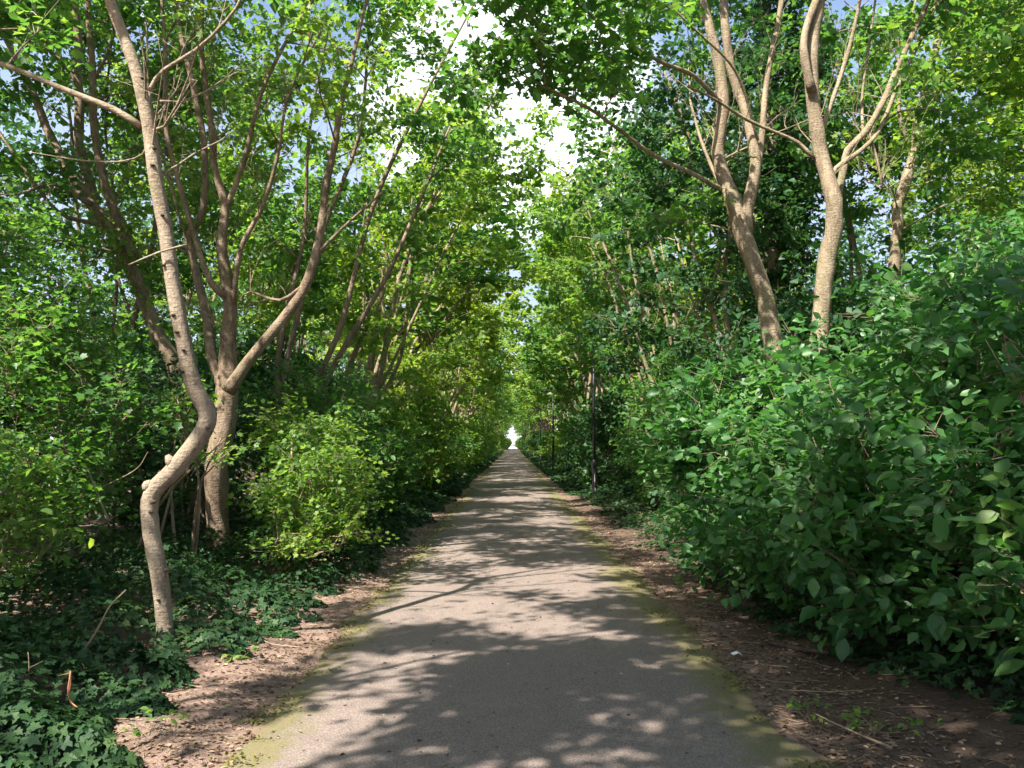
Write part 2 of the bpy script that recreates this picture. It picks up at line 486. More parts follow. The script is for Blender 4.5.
def ground_z(x, y):
    a = np.abs(x)
    w = np.clip((a - 1.35) / .6, 0, 1)
    near = np.clip(1 - (np.abs(y) - 30) / 20, 0, 1)
    return w * (.02 * np.sin(x * 3.1 + y * 1.3) + .018 * np.sin(x * 7.3 - y * 4.1) + .012 * np.sin(y * 9 + x * 5)) * near + w * .02 \
        + np.clip((a - 2.2) / 4, 0, 1) * .16 - .014 * (1 - w)


xs = np.unique(np.concatenate([np.linspace(-5, 5, 101), np.linspace(-30, 30, 31), [-2000, -500, -120, 120, 500, 2000]]))
ys = np.unique(np.concatenate([np.linspace(0, 30, 241), np.linspace(-30, 320, 80), [-600, -150, 500, 900, 3000]]))
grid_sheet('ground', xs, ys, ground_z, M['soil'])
ysp = np.concatenate([np.linspace(-12, 30, 220), np.linspace(30.5, 286, 150)])
tt = np.linspace(-1, 1, 31)
Xp = np.zeros((len(ysp), 31)); Zp = Xp.copy()
for j, y in enumerate(ysp):
    lo = -1.50 + .07 * math.sin(y * 2.1) + .04 * math.sin(y * 5.3 + 1) + .03 * math.sin(y * 11)
    hi = 1.60 + .08 * math.sin(y * 1.7 + 2) + .04 * math.sin(y * 4.7) + .03 * math.sin(y * 12.5 + 1)
    Xp[j] = np.where(tt < 0, -tt * lo, tt * hi); Zp[j] = .035 * (1 - np.abs(tt) ** 2.2) + .0005 - .012 * (np.abs(tt) > .99)
g = Geo()
g.add(np.stack([Xp, np.repeat(ysp[:, None], 31, 1), Zp], -1).reshape(-1, 3),
      [(j * 31 + i, j * 31 + i + 1, (j + 1) * 31 + i + 1, (j + 1) * 31 + i) for j in range(len(ysp) - 1) for i in range(30)])
tag(link('path', g.mesh('path', [M['path']])), kind='structure')
g = Geo(); g.add([(-14, 285.9, .03), (14, 285.9, .03), (200, 520, .03), (-200, 520, .03)], [(0, 1, 2, 3)])  # pale sheet added past the path's end to brighten the opening
tag(link('bright_end_sheet', g.mesh('bright_end_sheet', [M['pale']])), kind='structure')


# ------------------------------------------------------------------ ivy mats (ground cover)
def scatter_ivy(name, n, sampler, size, mat, hfun, kind='ivy'):
    x, y = sampler(n)
    h = hfun(x, y)
    keep = h > .015
    x, y, h = x[keep], y[keep], h[keep]
    z = ground_z(x, y) + h * (1 - .55 * rng.uniform(0, 1, len(x)) ** 1.6)
    e = .06
    gx = (hfun(x + e, y) - hfun(x - e, y)) / (2 * e); gy = (hfun(x, y + e) - hfun(x, y - e)) / (2 * e)
    nn = unit(np.c_[-gx, -gy, np.full(len(x), 1.1)] + rng.normal(size=(len(x), 3)) * .38)
    td = rng.normal(size=(len(x), 3)); td[:, 2] = -.35
    td = td - nn * (td * nn).sum(1)[:, None] * .8
    sz = size * rng.uniform(.5, 1.3, len(x)) * np.clip(1 + (y - 12) / 25, 1, 3)
    return tag(link(name, leaves_mesh(name, np.c_[x, y, z], td, nn, sz, kind, mat)), kind='stuff')


def lump(x, y, s=1.0):
    return .5 + .25 * np.sin(x * 2.3 * s + y * 1.1 + .7) + .2 * np.sin(y * 2.9 * s - x * 1.3) + .18 * np.sin(x * 5.7 + y * 4.9) + .12 * np.sin(y * 8.1 - x * 6.2)


def left_edge(y): return -2.12 + .05 * np.clip(y - 5, 0, 5) + .10 * np.sin(y * 1.9) + .07 * np.sin(y * 4.7 + 1) + np.clip(y - 14, 0, 20) * .004


def right_edge(y): return 2.42 - .035 * np.clip(y - 5, 0, 8) + .45 * np.clip(6.2 - y, 0, 3) + .1 * np.sin(y * 2.2) + .07 * np.sin(y * 5.1)


def h_left(x, y): return np.clip((left_edge(y) - x + .10 * np.sin(y * 9) + .1 * np.sin(y * 15 + x * 3)) / .9, 0, 1) ** .6 * (.16 + .42 * lump(x, y)) * np.clip(1.25 - .02 * y, .6, 1) * (1 - .8 * np.exp(-((x + 2.58) ** 2 + (y - 6.15) ** 2) / .22))


def h_right(x, y): return np.clip((x - right_edge(y) + .10 * np.sin(y * 8) + .1 * np.sin(y * 17 + x * 3)) / 1.0, 0, 1) ** .6 * (.08 + .26 * lump(x + 9, y))


def samp_left(n):
    y = 3.2 + 30 * rng.uniform(0, 1, n) ** 1.9; return left_edge(y) + .15 - 3.6 * rng.uniform(0, 1, n) ** 1.3, y


def samp_right(n):
    y = 4.2 + 30 * rng.uniform(0, 1, n) ** 1.9; return right_edge(y) - .15 + 3.2 * rng.uniform(0, 1, n) ** 1.2, y


scatter_ivy('ivy_carpet', 56000, samp_left, .064, M['ivy'], h_left)
scatter_ivy('ivy_undergrowth', 26000, samp_right, .058, M['ivy'], h_right)


def far_l(n):
    y = 26 + 150 * rng.uniform(0, 1, n) ** 1.5; return -1.75 - 2 * rng.uniform(0, 1, n) ** 1.5 * (1), y


def far_r(n):
    y = 26 + 150 * rng.uniform(0, 1, n) ** 1.5; return 1.85 + 2 * rng.uniform(0, 1, n) ** 1.5, y


scatter_ivy('verge_undergrowth', 9000, far_l, .10, M['ivy'], lambda x, y: .08 + .35 * lump(x, y) * np.clip((-x - 1.6), 0, 1), 'simple')
scatter_ivy('verge_groundcover', 9000, far_r, .10, M['ivy'], lambda x, y: .04 + .30 * lump(x, y) * np.clip((x - 2.2), 0, 1), 'simple')

# fallen leaves and crumbs of bark on the verges
n = 20000
y = 3.2 + 24 * rng.uniform(0, 1, n) ** 1.8
s = np.where(rng.uniform(0, 1, n) < .55, 1, -1)
x = s * (np.where(s > 0, 1.5, 1.4) + np.abs(rng.normal(size=n)) * .6)
far_in = rng.uniform(0, 1, n) < .05
x = np.where(far_in, rng.uniform(-1.4, 1.4, n), x)
z = np.where(np.abs(x) < 1.5, .035 * (1 - np.minimum(np.abs(x) / 1.51, 1) ** 2.2) + .006, ground_z(x, y) + .008)
nn = unit(np.c_[rng.normal(size=(n, 2)) * .35, np.ones(n)])
td = np.c_[rng.normal(size=(n, 2)), np.zeros(n)]
tag(link('fallen_leaves', leaves_mesh('fallen_leaves', np.c_[x, y, z], td, nn, np.where(far_in, .022, .027) * rng.uniform(.4, 1.5, n), 'oval', M['litter'])), kind='stuff')
# tufts of moss along the crumbling edges of the tarmac
n = 9000
y = 3.4 + 22 * rng.uniform(0, 1, n) ** 1.7; s = np.where(rng.uniform(0, 1, n) < .5, 1, -1)
x = s * (np.where(s > 0, 1.47, 1.40) + rng.normal(size=n) * .075 + .05 * np.sin(y * 4.3 + s) + .03 * np.sin(y * 13))
ok = (np.sin(y * 3.1 + s * 2) + np.sin(y * 7.7 + s) + .8 * np.sin(y * 19)) > .1
x, y = x[ok], y[ok]; n = len(x)
z = .035 * np.clip(1 - (np.abs(x) / 1.55) ** 2.2, 0, 1) + .004 + rng.uniform(0, .012, n)
tag(link('moss', leaves_mesh('moss', np.c_[x, y, z], np.c_[rng.normal(size=(n, 2)), rng.uniform(0, .7, n)], unit(np.c_[rng.normal(size=(n, 2)) * .5, np.ones(n)]), .020 * rng.uniform(.5, 1.5, n), 'simple', M['moss'])), kind='stuff')
n = 1500
y = 3.4 + 16 * rng.uniform(0, 1, n) ** 1.6; s = np.where(rng.uniform(0, 1, n) < .6, 1, -1)
x = s * (1.5 + np.abs(rng.normal(size=n)) * .6)
p0 = np.c_[x, y, ground_z(x, y) + .008]
a = rng.uniform(0, 6.28, n); L = rng.uniform(.05, .32, n)
p1 = p0 + np.c_[np.cos(a) * L, np.sin(a) * L, rng.uniform(-.005, .03, n)]
g = Geo(); g.twigs(p0, p1, rng.uniform(.0015, .004, n))
tag(link('twig_litter', g.mesh('twig_litter', [M['twig']])), kind='stuff')

# ------------------------------------------------------------------ hero trees
SIDE_L, SIDE_R = 'on the verge across from the lamp posts', 'on the lamp post side'

# crooked sapling
Y = 6.6
main = px_limb([(166, 662, 10.5), (164, 615, 10.2), (160, 575, 10.5), (151, 528, 10.5), (152, 494, 11), (176, 468, 11.5), (199, 438, 11.3), (207, 414, 11.2),
                (194, 388, 10.5), (185, 350, 9.8), (177, 305, 9.4), (168, 250, 9.2), (158, 190, 9), (148, 120, 8.6), (137, 72, 8.0), (121, 30, 7.2), (106, -15, 6.6),
                (96, -90, 5.6), (104, -190, 4.2), (100, -300, 2.6)], Y, .05, .79, .07)
main = np.vstack([[[main[0, 0] + .01, main[0, 1], -.1, main[0, 3] * 1.7]], main]); main[1:8, 3] *= np.linspace(1.45, 1.0, 7)
limbs = [main,
         px_limb([(141, 126, 4.6), (112, 108, 4.2), (60, 88, 3.8), (8, 66, 3.4), (-60, 40, 3), (-140, -20, 2)], Y),
         px_limb([(148, 112, 3.8), (151, 88, 3.2), (164, 70, 2.8), (196, 50, 2.5), (225, 22, 2.2), (244, -8, 2), (262, -70, 1.3)], Y),
         px_limb([(147, 143, 1.8), (142, 154, 1.5), (122, 161, 1.3), (82, 160, 1.0), (30, 152, .7)], Y, .06),
         px_limb([(160, 101, 1.6), (185, 102, 1.1)], Y), px_limb([(186, 245, 1.6), (160, 252, 1.4), (128, 265, .9)], Y - .1),
         px_limb([(106, -15, 5), (140, -110, 4), (170, -220, 2.5)], Y)]
g_, lv = grow(limbs, [(-2.9, 6.3, 7.6, 1.7, 1.9, 1.7, 34), (-4.2, 6.4, 5.6, .9, 1.0, .8, 8)], bares=[(-2.6, 6.6, 4.6, .9, .8, 1.0, 14)], twn=16, lpt=9, leaf=.095, clump=1.7, kind='maple', seed=11, wob=.012, br=.012, bmi=0)
# branch scars and the knobbly elbow
for (px, py, r, sx_) in [(171, 315, 2.2, 1), (165, 265, 2, -1), (178, 332, 2, -1), (150, 165, 2.2, 1), (160, 215, 1.8, 1), (152, 148, 2, 1), (184, 372, 2.4, -1), (205, 428, 2, 1), (189, 400, 2.2, -1),
                       (152, 512, 2.4, -1), (164, 570, 2.6, 1), (160, 600, 2, -1), (167, 628, 2.4, 1), (172, 605, 1.8, 1), (158, 634, 2, -1), (150, 502, 3, 1), (181, 350, 1.8, 1), (140, 78, 2, 1)]:
    c = at(px + sx_ * 2, py, Y - .062); rr = r * Y / F
    t_ = np.linspace(0, 2 * math.pi, 9)[:-1]
    V = [c + np.array([math.cos(a) * rr * 1.25, .012, math.sin(a) * rr * .75]) for a in t_] + [c + np.array([math.cos(a) * rr * .7, -.010, math.sin(a) * rr * .42]) for a in t_] + [c + np.array([0, -.002, 0])]
    g_.add(V, [(i, (i + 1) % 8, 8 + (i + 1) % 8, 8 + i) for i in range(8)] + [(8 + i, 8 + (i + 1) % 8, 16) for i in range(8)], 1)
for (px, py, ex, ez, r) in [(173, 466, -6, -11, 6), (150, 487, -7, -4, 6.5)]:
    a, b = at(px, py, Y - .01), at(px + ex, py + ez, Y - .03)
    g_.tube([a, a + (b - a) * .6, b], np.array([r, r * .85, r * .35]) * Y / F, 8, .05, 0)
o = plant('crooked_tree', (main[0, 0], Y, 0), g_, lv, [M['bark_smooth'], M['scar']], M['leaf'])
tag(o, 'slim pale tree with an S-bent trunk beside the dirt verge', 'tree')

# many-stemmed tree with a rough trunk
Y = 11.6
L0 = px_limb([(217, 560, 16), (219, 500, 14.5), (222, 450, 14.5), (229, 400, 15), (231, 375, 13), (232, 335, 10), (231, 300, 8.5), (224, 250, 7), (226, 205, 5.6), (214, 165, 4.5), (208, 110, 4), (202, 40, 3.2), (205, -60, 2)], Y)
L0 = np.vstack([[[L0[0, 0] - .02, L0[0, 1], -.15, L0[0, 3] * 1.3]], L0])
limbs = [L0,
         px_limb([(228, 392, 10), (250, 362, 7.6), (276, 326, 7), (302, 290, 6.6), (314, 258, 6), (322, 220, 5.2), (330, 170, 4.6), (338, 120, 4), (352, 60, 3), (372, -20, 2)], Y - .3),
         px_limb([(226, 400, 8), (212, 358, 6.4), (206, 310, 6, .4), (197, 275, 5.4, .5), (190, 238, 5, .5), (203, 212, 4.6, .5), (203, 150, 4.4, .6), (196, 95, 4, .6), (180, 30, 3.4, .6), (172, -40, 2.6, .6)], Y),
         px_limb([(228, 205, 4.2), (250, 140, 3.6), (265, 85, 3), (290, 35, 2.6), (312, 0, 2.2), (330, -50, 1.5)], Y),
         px_limb([(231, 300, 5), (210, 280, 4, -.2), (188, 215, 3.6, -.3), (168, 135, 3.2, -.4), (165, 60, 2.8, -.4), (160, -40, 2, -.4)], Y),
         px_limb([(233, 310, 4.5), (240, 250, 3.8, -.2), (262, 205, 3.2, -.2), (276, 160, 2.6, -.3), (290, 90, 2.2, -.3), (322, 30, 1.8, -.4)], Y),
         px_limb([(306, 284, 3), (280, 300, 2.2), (250, 292, 1.6), (240, 300, 1)], Y - .3),
         px_limb([(316, 255, 2.6), (345, 225, 2), (385, 190, 1.4)], Y - .3),
         px_limb([(205, 300, 2.6), (190, 250, 2.2), (172, 190, 2), (150, 100, 1.6), (146, 20, 1.2)], Y + .5)]
g_, lv = grow(limbs, [(-4.0, 11.8, 8.8, 3.0, 2.6, 2.0, 58), (-3.0, 11.4, 6.8, 1.8, 1.6, 1.3, 14), (-5.2, 12.6, 5.4, 1.4, 1.4, 1.5, 12)], bares=[(-3.6, 11.6, 6.2, 2.1, 1.3, 2.0, 130), (-3.9, 11.6, 4.0, 1.4, .8, .8, 18)], clump=1.7,
              twn=17, lpt=9, leaf=.10, kind='maple', seed=12, br=.014)
o = plant('forked_tree', (L0[0, 0], Y, 0), g_, lv, M['bark_dark'], M['leaf_bright'])
tag(o, 'many-stemmed tree with stout rough trunk behind the S-bent tree', 'tree')

# leaning dark tree behind
Y = 12.8
L0 = px_limb([(196, 470, 12), (186, 420, 11), (172, 372, 10.5), (150, 320, 10), (130, 268, 9), (105, 222, 8, .3), (80, 190, 7, .4), (48, 130, 5.5, .5), (18, 60, 4.5, .5), (-20, -20, 3.5, .5)], Y)
L0 = drop(L0, L0[0, 0] + .25, Y, .2)
limbs = [L0, px_limb([(134, 258, 7), (112, 205, 6), (98, 150, 5.4), (93, 100, 5), (91, 40, 4.4), (86, -30, 3.4)], Y),
         px_limb([(96, 212, 6.5), (84, 160, 6.3), (80, 90, 6), (77, 30, 5.2), (72, -60, 4)], Y + 1),
         px_limb([(92, 205, 3.5), (55, 185, 2.6), (15, 195, 1.8), (-30, 190, 1)], Y), px_limb([(93, 110, 3), (60, 60, 2.4), (10, 18, 2), (-30, 0, 1.4)], Y),
         px_limb([(100, 225, 3.4), (60, 212, 2.6), (18, 160, 2), (-10, 120, 1.4)], Y + .2), px_limb([(94, 80, 2.6), (112, 40, 2.2), (122, -20, 1.6)], Y)]
g_, lv = grow(limbs, [(-6.5, 13.5, 8.8, 3.0, 2.6, 2.4, 66), (-7.4, 13.2, 5.6, 1.6, 2, 1.4, 22)], bares=[(-6.3, 13.0, 5.8, 1.8, 1.2, 1.9, 80)], clump=1.6, twn=18, lpt=9, leaf=.11, kind='simple', seed=13, br=.015)
o = plant('leaning_tree', (L0[0, 0], Y, 0), g_, lv, M['bark_dark'], M['leaf'])
tag(o, 'brown-barked tree leaning away over the shrubs behind the S-bent tree', 'tree')

# twin-stemmed tree on the lamp side
Y = 11.0
L0 = px_limb([(774, 342, 13), (766, 318, 12.5), (757, 285, 12), (748, 250, 12), (740, 222, 12.5), (728, 190, 10), (722, 150, 8.5), (722, 100, 8), (717, 60, 7), (706, 22, 6.2), (698, -25, 5.4), (690, -110, 4), (686, -220, 2.5)], Y)
L0 = drop(L0, 3.62, Y, .19)
limbs = [L0,
         px_limb([(744, 232, 11, -.05), (752, 195, 8.5, -.1), (757, 160, 7.4, -.1), (750, 128, 6.4, -.1), (738, 95, 6.2), (729, 55, 6), (724, 0, 5.4), (728, -90, 4.2), (745, -200, 2.6)], Y),
         px_limb([(756, 172, 6), (763, 140, 4.6), (767, 95, 4.2), (774, 45, 3.8), (784, -10, 3.4), (800, -110, 2.4)], Y - .1),
         px_limb([(722, 190, 4), (700, 178, 3.4, -.3), (660, 158, 2.9, -.6), (622, 132, 2.5, -.9), (588, 108, 2.2, -1.1), (556, 92, 1.8, -1.2), (528, 78, 1.3, -1.3)], Y),
         px_limb([(722, 104, 3.6), (695, 76, 3.2, -.4), (660, 62, 2.8, -.8), (610, 30, 2.4, -1.2), (575, 0, 2, -1.4), (540, -40, 1.4, -1.6)], Y),
         px_limb([(758, 140, 2), (735, 70, 1.8, -.4), (690, 25, 1.6, -.7), (640, -20, 1.2, -.9)], Y - .2),
         px_limb([(735, 212, 3.4), (722, 190, 2.6, .5), (702, 140, 2.2, .9), (690, 100, 1.6, 1.2)], Y)]
g_, lv = grow(limbs, [(.8, 9.5, 6.3, 1.45, 1.3, .6, 24), (.3, 9.0, 7.3, 1.8, 1.8, .8, 20), (2.9, 11.4, 8.6, 2.4, 2.2, 1.8, 46), (1.9, 11.2, 4.9, .7, .7, .5, 5), (-.1, 9.3, 6.2, .8, .9, .6, 10)],
              bares=[(3.0, 11, 6.4, 1.2, .8, 1.4, 22)], clump=1.4, twn=15, lpt=9, leaf=.11, kind='maple', seed=14, br=.013, minz=7.2)
o = plant('twin_stemmed_tree', (3.62, Y, 0), g_, lv, M['bark'], M['leaf'])
tag(o, 'twin-stemmed tan tree reaching leafy branches out over the path', 'tree')

# paler tree beside it
Y = 10.4
L0 = px_limb([(818, 345, 12), (822, 300, 11.5), (830, 262, 12), (834, 235, 12), (829, 200, 10.8), (823, 160, 10), (817, 115, 9.4), (811, 70, 9), (812, 35, 9), (818, -5, 8.4), (822, -80, 6.6), (818, -190, 4)], Y)
L0 = drop(L0, 3.85, Y, .18)
limbs = [L0,
         px_limb([(834, 215, 7), (842, 178, 5.4), (848, 150, 4.6), (866, 132, 4.4), (884, 100, 4.2), (898, 65, 3.8), (914, 30, 3.4), (932, -10, 3), (955, -90, 2)], Y + .2),
         px_limb([(828, 190, 3.6), (836, 168, 3.2), (858, 152, 3.2), (880, 128, 3, .3), (900, 80, 2.8, .5), (925, 30, 2.4, .7), (950, -30, 1.8, .8)], Y),
         px_limb([(822, 130, 3.4), (838, 85, 3), (852, 40, 2.6), (862, -10, 2.2), (872, -80, 1.5)], Y + .2),
         px_limb([(814, 158, 3), (798, 142, 2.6), (776, 132, 2.3, -.1), (748, 120, 2.2, -.2), (716, 100, 1.9, -.4), (688, 86, 1.4, -.6)], Y),
         px_limb([(812, 92, 6.5), (806, 60, 6, -.05), (806, 35, 5, -.05), (814, 5, 5.4), (830, -40, 4.6), (850, -130, 3)], Y - .1),
         px_limb([(864, 140, 2.4), (862, 100, 2, .3), (868, 50, 1.8, .4), (876, -10, 1.4, .5)], Y + .3),
         px_limb([(868, 128, 2), (878, 165, 1.6), (882, 190, 1.2)], Y + .2)]
g_, lv = grow(limbs, [(4.2, 10.6, 8.4, 2.6, 2.4, 1.6, 50), (6.0, 11.2, 6.6, 1.6, 1.6, 1.2, 20), (4.6, 11.6, 6.2, 1.4, .8, .9, 12)], bares=[(4.6, 10.8, 6.2, 1.3, .8, 1.6, 40)], clump=1.6, twn=18, lpt=9, leaf=.105, kind='maple', seed=15, br=.013)
o = plant('pale_barked_tree', (3.85, Y, 0), g_, lv, M['bark'], M['leaf'])
tag(o, 'straight pale-barked tree rising from the broad-leaved shrub', 'tree')

# tree farther off through the shrub's top
Y = 14.5
L0 = px_limb([(896, 240, 7), (906, 185, 7), (914, 150, 6.5), (922, 110, 6), (930, 65, 5), (944, 20, 4.4), (960, -40, 3.5), (975, -120, 2.4)], Y)
L0 = drop(L0, 6.2, Y, .16)
limbs = [L0, px_limb([(918, 132, 4), (935, 95, 3.4), (960, 60, 2.8), (985, 20, 2.2), (1000, -30, 1.6)], Y), px_limb([(912, 150, 3), (900, 110, 2.4), (905, 60, 2), (915, 0, 1.6)], Y)]
g_, lv = grow(limbs, [(7.6, 14.2, 7.2, 2.6, 2.4, 2.4, 60), (8.6, 13, 5.0, 1.8, 2, 1.6, 34)], bares=[(6.6, 14.2, 7, 1.2, 1, 1.6, 20)], clump=1.5, twn=19, lpt=9, leaf=.115, kind='simple', seed=16, br=.014)
o = plant('tan_trunked_tree', (6.2, Y, 0), g_, lv, M['bark'], M['leaf_bright'])
tag(o, 'slender tan tree with bright leaves standing above the broad-leaved shrub', 'tree')

# ivy-clad dark tree
Y = 17.0
bx = (778 - 512) / F * Y
L0 = spline([[bx + .2, Y, -.1, .26], [bx + .1, Y, 3, .22], [bx, Y, 6, .18], [bx - .1, Y, 9, .14], [bx, Y, 12, .07]], .3)
limbs = [L0, spline([[bx, Y, 6, .1], [bx + .8, Y, 8, .07], [bx + 1.2, Y, 10.5, .04]], .3), spline([[bx, Y, 5, .1], [bx - .9, Y, 7.4, .06], [bx - 1.2, Y, 10, .04]], .3)]
g_, lv = grow(limbs, [(bx, Y, 4.2, .85, .9, 3.4, 70), (bx, Y, 8.2, 1.25, 1.1, 2.6, 90), (bx - .2, Y, 11.4, 1.6, 1.4, 1.8, 50)], twn=20, lpt=10, twl=(.25, .5), leaf=.11, kind='simple', seed=17, br=.012, bare=.1, gaps=False)
o = plant('ivy_clad_tree', (bx + .2, Y, 0), g_, lv, M['bark_dark'], M['leaf_dark'])
tag(o, 'dark tree thickly clad in ivy between the two tan trees', 'tree')


# ------------------------------------------------------------------ ordinary avenue trees
def avenue_tree(x, y, lean, seed, H=10.5, stems=4, twn=12, lpt=8, leaf=.12, kind='simple', gaps=True, crown_scale=1.0, crown_low=3.6, nb=70, minz=4.2, br=.014, rs=1.0, nbare=0):
    """several pale stems fanning from the base; lean>0 leans to +x"""
    R = np.random.default_rng(seed)
    limbs = []
    tops = []
    for k in range(stems):
        a = R.uniform(-1, 1); b = R.uniform(-1, 1)
        r = rs * R.uniform(.045, .075) * (1.4 if k == 0 else 1)
        fork = R.uniform(.5, 2.2) if k else -.1
        h = H * R.uniform(.72, .95)
        top = np.array([x + lean * R.uniform(.4, 1.5) + a * 1.5, y + b * 1.6, h])
        p = np.array([x, y, -.1]) + np.array([R.normal() * .1, R.normal() * .1, 0]) if True else None
        pts = [[*p, r * 1.3], [p[0] + lean * .05, p[1], max(.3, fork), r * 1.05]]
        for s in (.35, .6, .8):
            q = np.array([x, y, 0]) + (top - [x, y, 0]) * [s ** 1.35, s ** 1.35, s] + R.normal(size=3) * [.18, .18, 0]
            pts.append([*q, r * (1 - .7 * s)])
        pts.append([*top, .018]); tops.append(top)
        limbs.append(spline(pts, .4))
    c = np.mean(tops, 0)
    cs = crown_scale
    zc = (crown_low + H) / 2
    crowns = [(c[0], c[1], H * .80, 2.3 * cs, 2.4 * cs, H * .20, int(nb * .45)), (x + lean * .75, y, zc - .3, 2.3 * cs, 2.3 * cs, (H - crown_low) * .5, int(nb * .55))]
    bares = [(x + lean * .5, y, zc - 1, 1.8, 1.6, 2.2, nbare)] if nbare else ()
    return grow(limbs, crowns, twn=twn, lpt=lpt, leaf=leaf, kind=kind, gaps=gaps, seed=seed + 1000, limb_sides=7, br=br, minz=minz, twl=(.3, .75), clump=1.8, bares=bares)


def add_avenue(name, label, x, y, lean, seed, bark='bark', lm='leaf', group=None, **kw):
    g_, lv = avenue_tree(x, y, lean, seed, **kw)
    o = plant(name, (x, y, 0), g_, lv, M[bark], M[lm])
    return tag(o, label, 'tree', group)


# near avenue trees of their own
near = [
    (-4.4, 15.6, 1.5, 'bark_dark', 'leaf', 'upright stems just past the many-stemmed tree, opposite the lamp posts', dict(H=10.5, crown_low=4.4)),
    (-4.0, 19.6, 2.5, 'bark', 'leaf_bright', 'sunlit yellow-green tree overhanging the path opposite the nearest lamp post', dict(H=10.8, crown_low=3.2, nb=95)),
    (-4.6, 24.0, 2.6, 'bark', 'leaf_yellow', 'leafy tree with arching pale stems a little beyond the nearest lamp post', dict(H=11.5, crown_low=3.0, nb=95)),
    (4.5, 16.2, -.9, 'bark', 'leaf_dark', 'deep green low-branched tree in front of the nearest lamp post', dict(H=9.5, crown_low=1.4, nb=170)),
    (4.2, 21.0, -2.0, 'bark', 'leaf', 'tree with light-striped stems above the nearest lamp post', dict(H=10.5, crown_low=3.0, nb=90)),
    (4.6, 25.8, -2.7, 'bark', 'leaf_bright', 'tall tree leaning over the path behind the nearest lamp post', dict(H=11.5, crown_low=4.0, nb=95)),
    (-8.2, 10.0, .6, 'bark_dark', 'leaf', 'leafy back-row tree behind the bright small-leaved shrub', dict(H=11.5, crown_low=1.6, nb=150)),
    (-7.9, 16.5, .6, 'bark_dark', 'leaf', 'back-row tree seen between the stems of the many-stemmed tree', dict(H=12, crown_low=1.6, nb=150)),
    (-8.5, 22.0, .8, 'bark', 'leaf_bright', 'pale back-row tree glimpsed through the many-stemmed tree', dict(H=12.5, crown_low=2.0, nb=130)),
    (10.8, 16.5, -.4, 'bark_dark', 'leaf_bright', 'back-row tree showing behind the slender tan tree', dict(H=12.5, crown_low=3, nb=130)),
    (-10.8, 13.2, .4, 'bark_dark', 'leaf', 'tall back-row tree filling the sky behind the leaning brown tree', dict(H=12, crown_low=2.5, nb=100)),
    (8.6, 20.0, -.6, 'bark_dark', 'leaf', 'back-row tree showing between the twin-stemmed and pale-barked trees', dict(H=12, crown_low=1.5, nb=140)),
    (9.8, 12.0, -.4, 'bark', 'leaf_bright', 'bright back-row tree at the photo edge above the broad-leaved shrub', dict(H=10.5, crown_low=1.5, nb=170)),
]
for k, (x, y, ln, bk, lm, lab, kw) in enumerate(near):
    add_avenue('avenue_tree', lab, x, y, ln, 100 + k, bk, lm, gaps=abs(x) < 7, leaf=.125 if y < 18 else .15, twn=21, lpt=9, nbare=26, **kw)

# the avenue carries on behind the viewer: crowns overhead that shade the foreground
for k, (x, y, ln, H) in enumerate([(-5.4, 2.6, 1.6, 10), (-4.2, -1.5, 1.8, 10.5), (-4.6, -6, 1.8, 10.5), (-6.6, 1.0, .5, 11), (3.9, 2.6, -1.5, 10), (4.2, -2.5, -1.6, 10.5), (-5.2, 7.6, 1.0, 10.5)]):
    add_avenue('shade_tree', ['tree overhanging the start of the path from the ivy side', 'tree standing behind the viewpoint on the ivy side', 'tree set well back behind the viewpoint',
                              'back-row tree beyond the ivy beside the viewpoint', 'tree overhanging the start of the path from the broad-leaved shrub',
                              'tree standing behind the viewpoint on the shrub side', 'slim tree hidden in the small-leaved shrub'][k], x, y, ln, 300 + k, 'bark', 'leaf',
               leaf=.13, H=H, crown_low=5.4, nb=150 if k < 6 else 60, twn=20, lpt=9, stems=3, crown_scale=1.15, rs=.6)

# far rows share a few prototypes
protos = []
for k in range(5):
    g_, lv = avenue_tree(0, 0, 1.6, 500 + k, H=10.8, stems=5, twn=13, lpt=7, leaf=.23, gaps=False, nb=64, nbare=30, crown_low=4.2, rs=1.25, crown_scale=1.05, br=.02)
    protos.append((g_, lv, ['bark', 'bark', 'bark_dark', 'bark', 'bark'][k], ['leaf_bright', 'leaf_yellow', 'leaf', 'leaf_bright', 'leaf'][k]))
PR = {}


def far_tree(k, x, y, rz, sc, label, group):
    if k not in PR:
        g_, lv, b, l = protos[k]
        PR[k] = plant('row_tree', (0, 0, 0), g_, lv, M[b], M[l])
        o = PR[k]; tag(o, label, 'tree', group)
        o.location = (x, y, 0); o.rotation_euler = (0, 0, rz); o.scale = sc
        return o
    return copy_tree(PR[k], (x, y, 0), rz, sc, label, group)


R = np.random.default_rng(21)
lab_l, gr_l = 'pale-stemmed tree of the distant row facing the lamp posts', 'far avenue trees facing the lamps'
lab_r, gr_r = 'pale-stemmed tree of the distant row behind the lamp posts', 'far avenue trees behind the lamps'
y = 28.2
while y < 282:
    for sgn, lab, gr in ((-1, lab_l, gr_l), (1, lab_r, gr_r)):
        sc = R.uniform(.9, 1.12)
        wide = 4.5 + R.uniform(-.4, .5)
        far_tree(int(R.integers(5)), sgn * wide, y + R.uniform(-.9, .9), (0 if sgn < 0 else math.pi) + R.uniform(-.45, .45), (sc * R.uniform(.85, 1.35), sc, sc * R.uniform(.88, 1.16)), lab, gr)
    y += 4.0 + y * .008
y = 27
while y < 150:
    for sgn in (-1, 1):
        sc = R.uniform(.95, 1.2)
        far_tree(int(R.integers(5)), sgn * R.uniform(7.6, 9.6), y + R.uniform(-1, 1), R.uniform(0, 6.28), (sc, sc, sc), 'taller tree of the back row behind the ' + ('row facing the lamp posts' if sgn < 0 else 'row that lines the lamp posts'),
                 'back row trees facing the lamps' if sgn < 0 else 'back row trees behind the lamps')
    y += 5.5 + y * .03


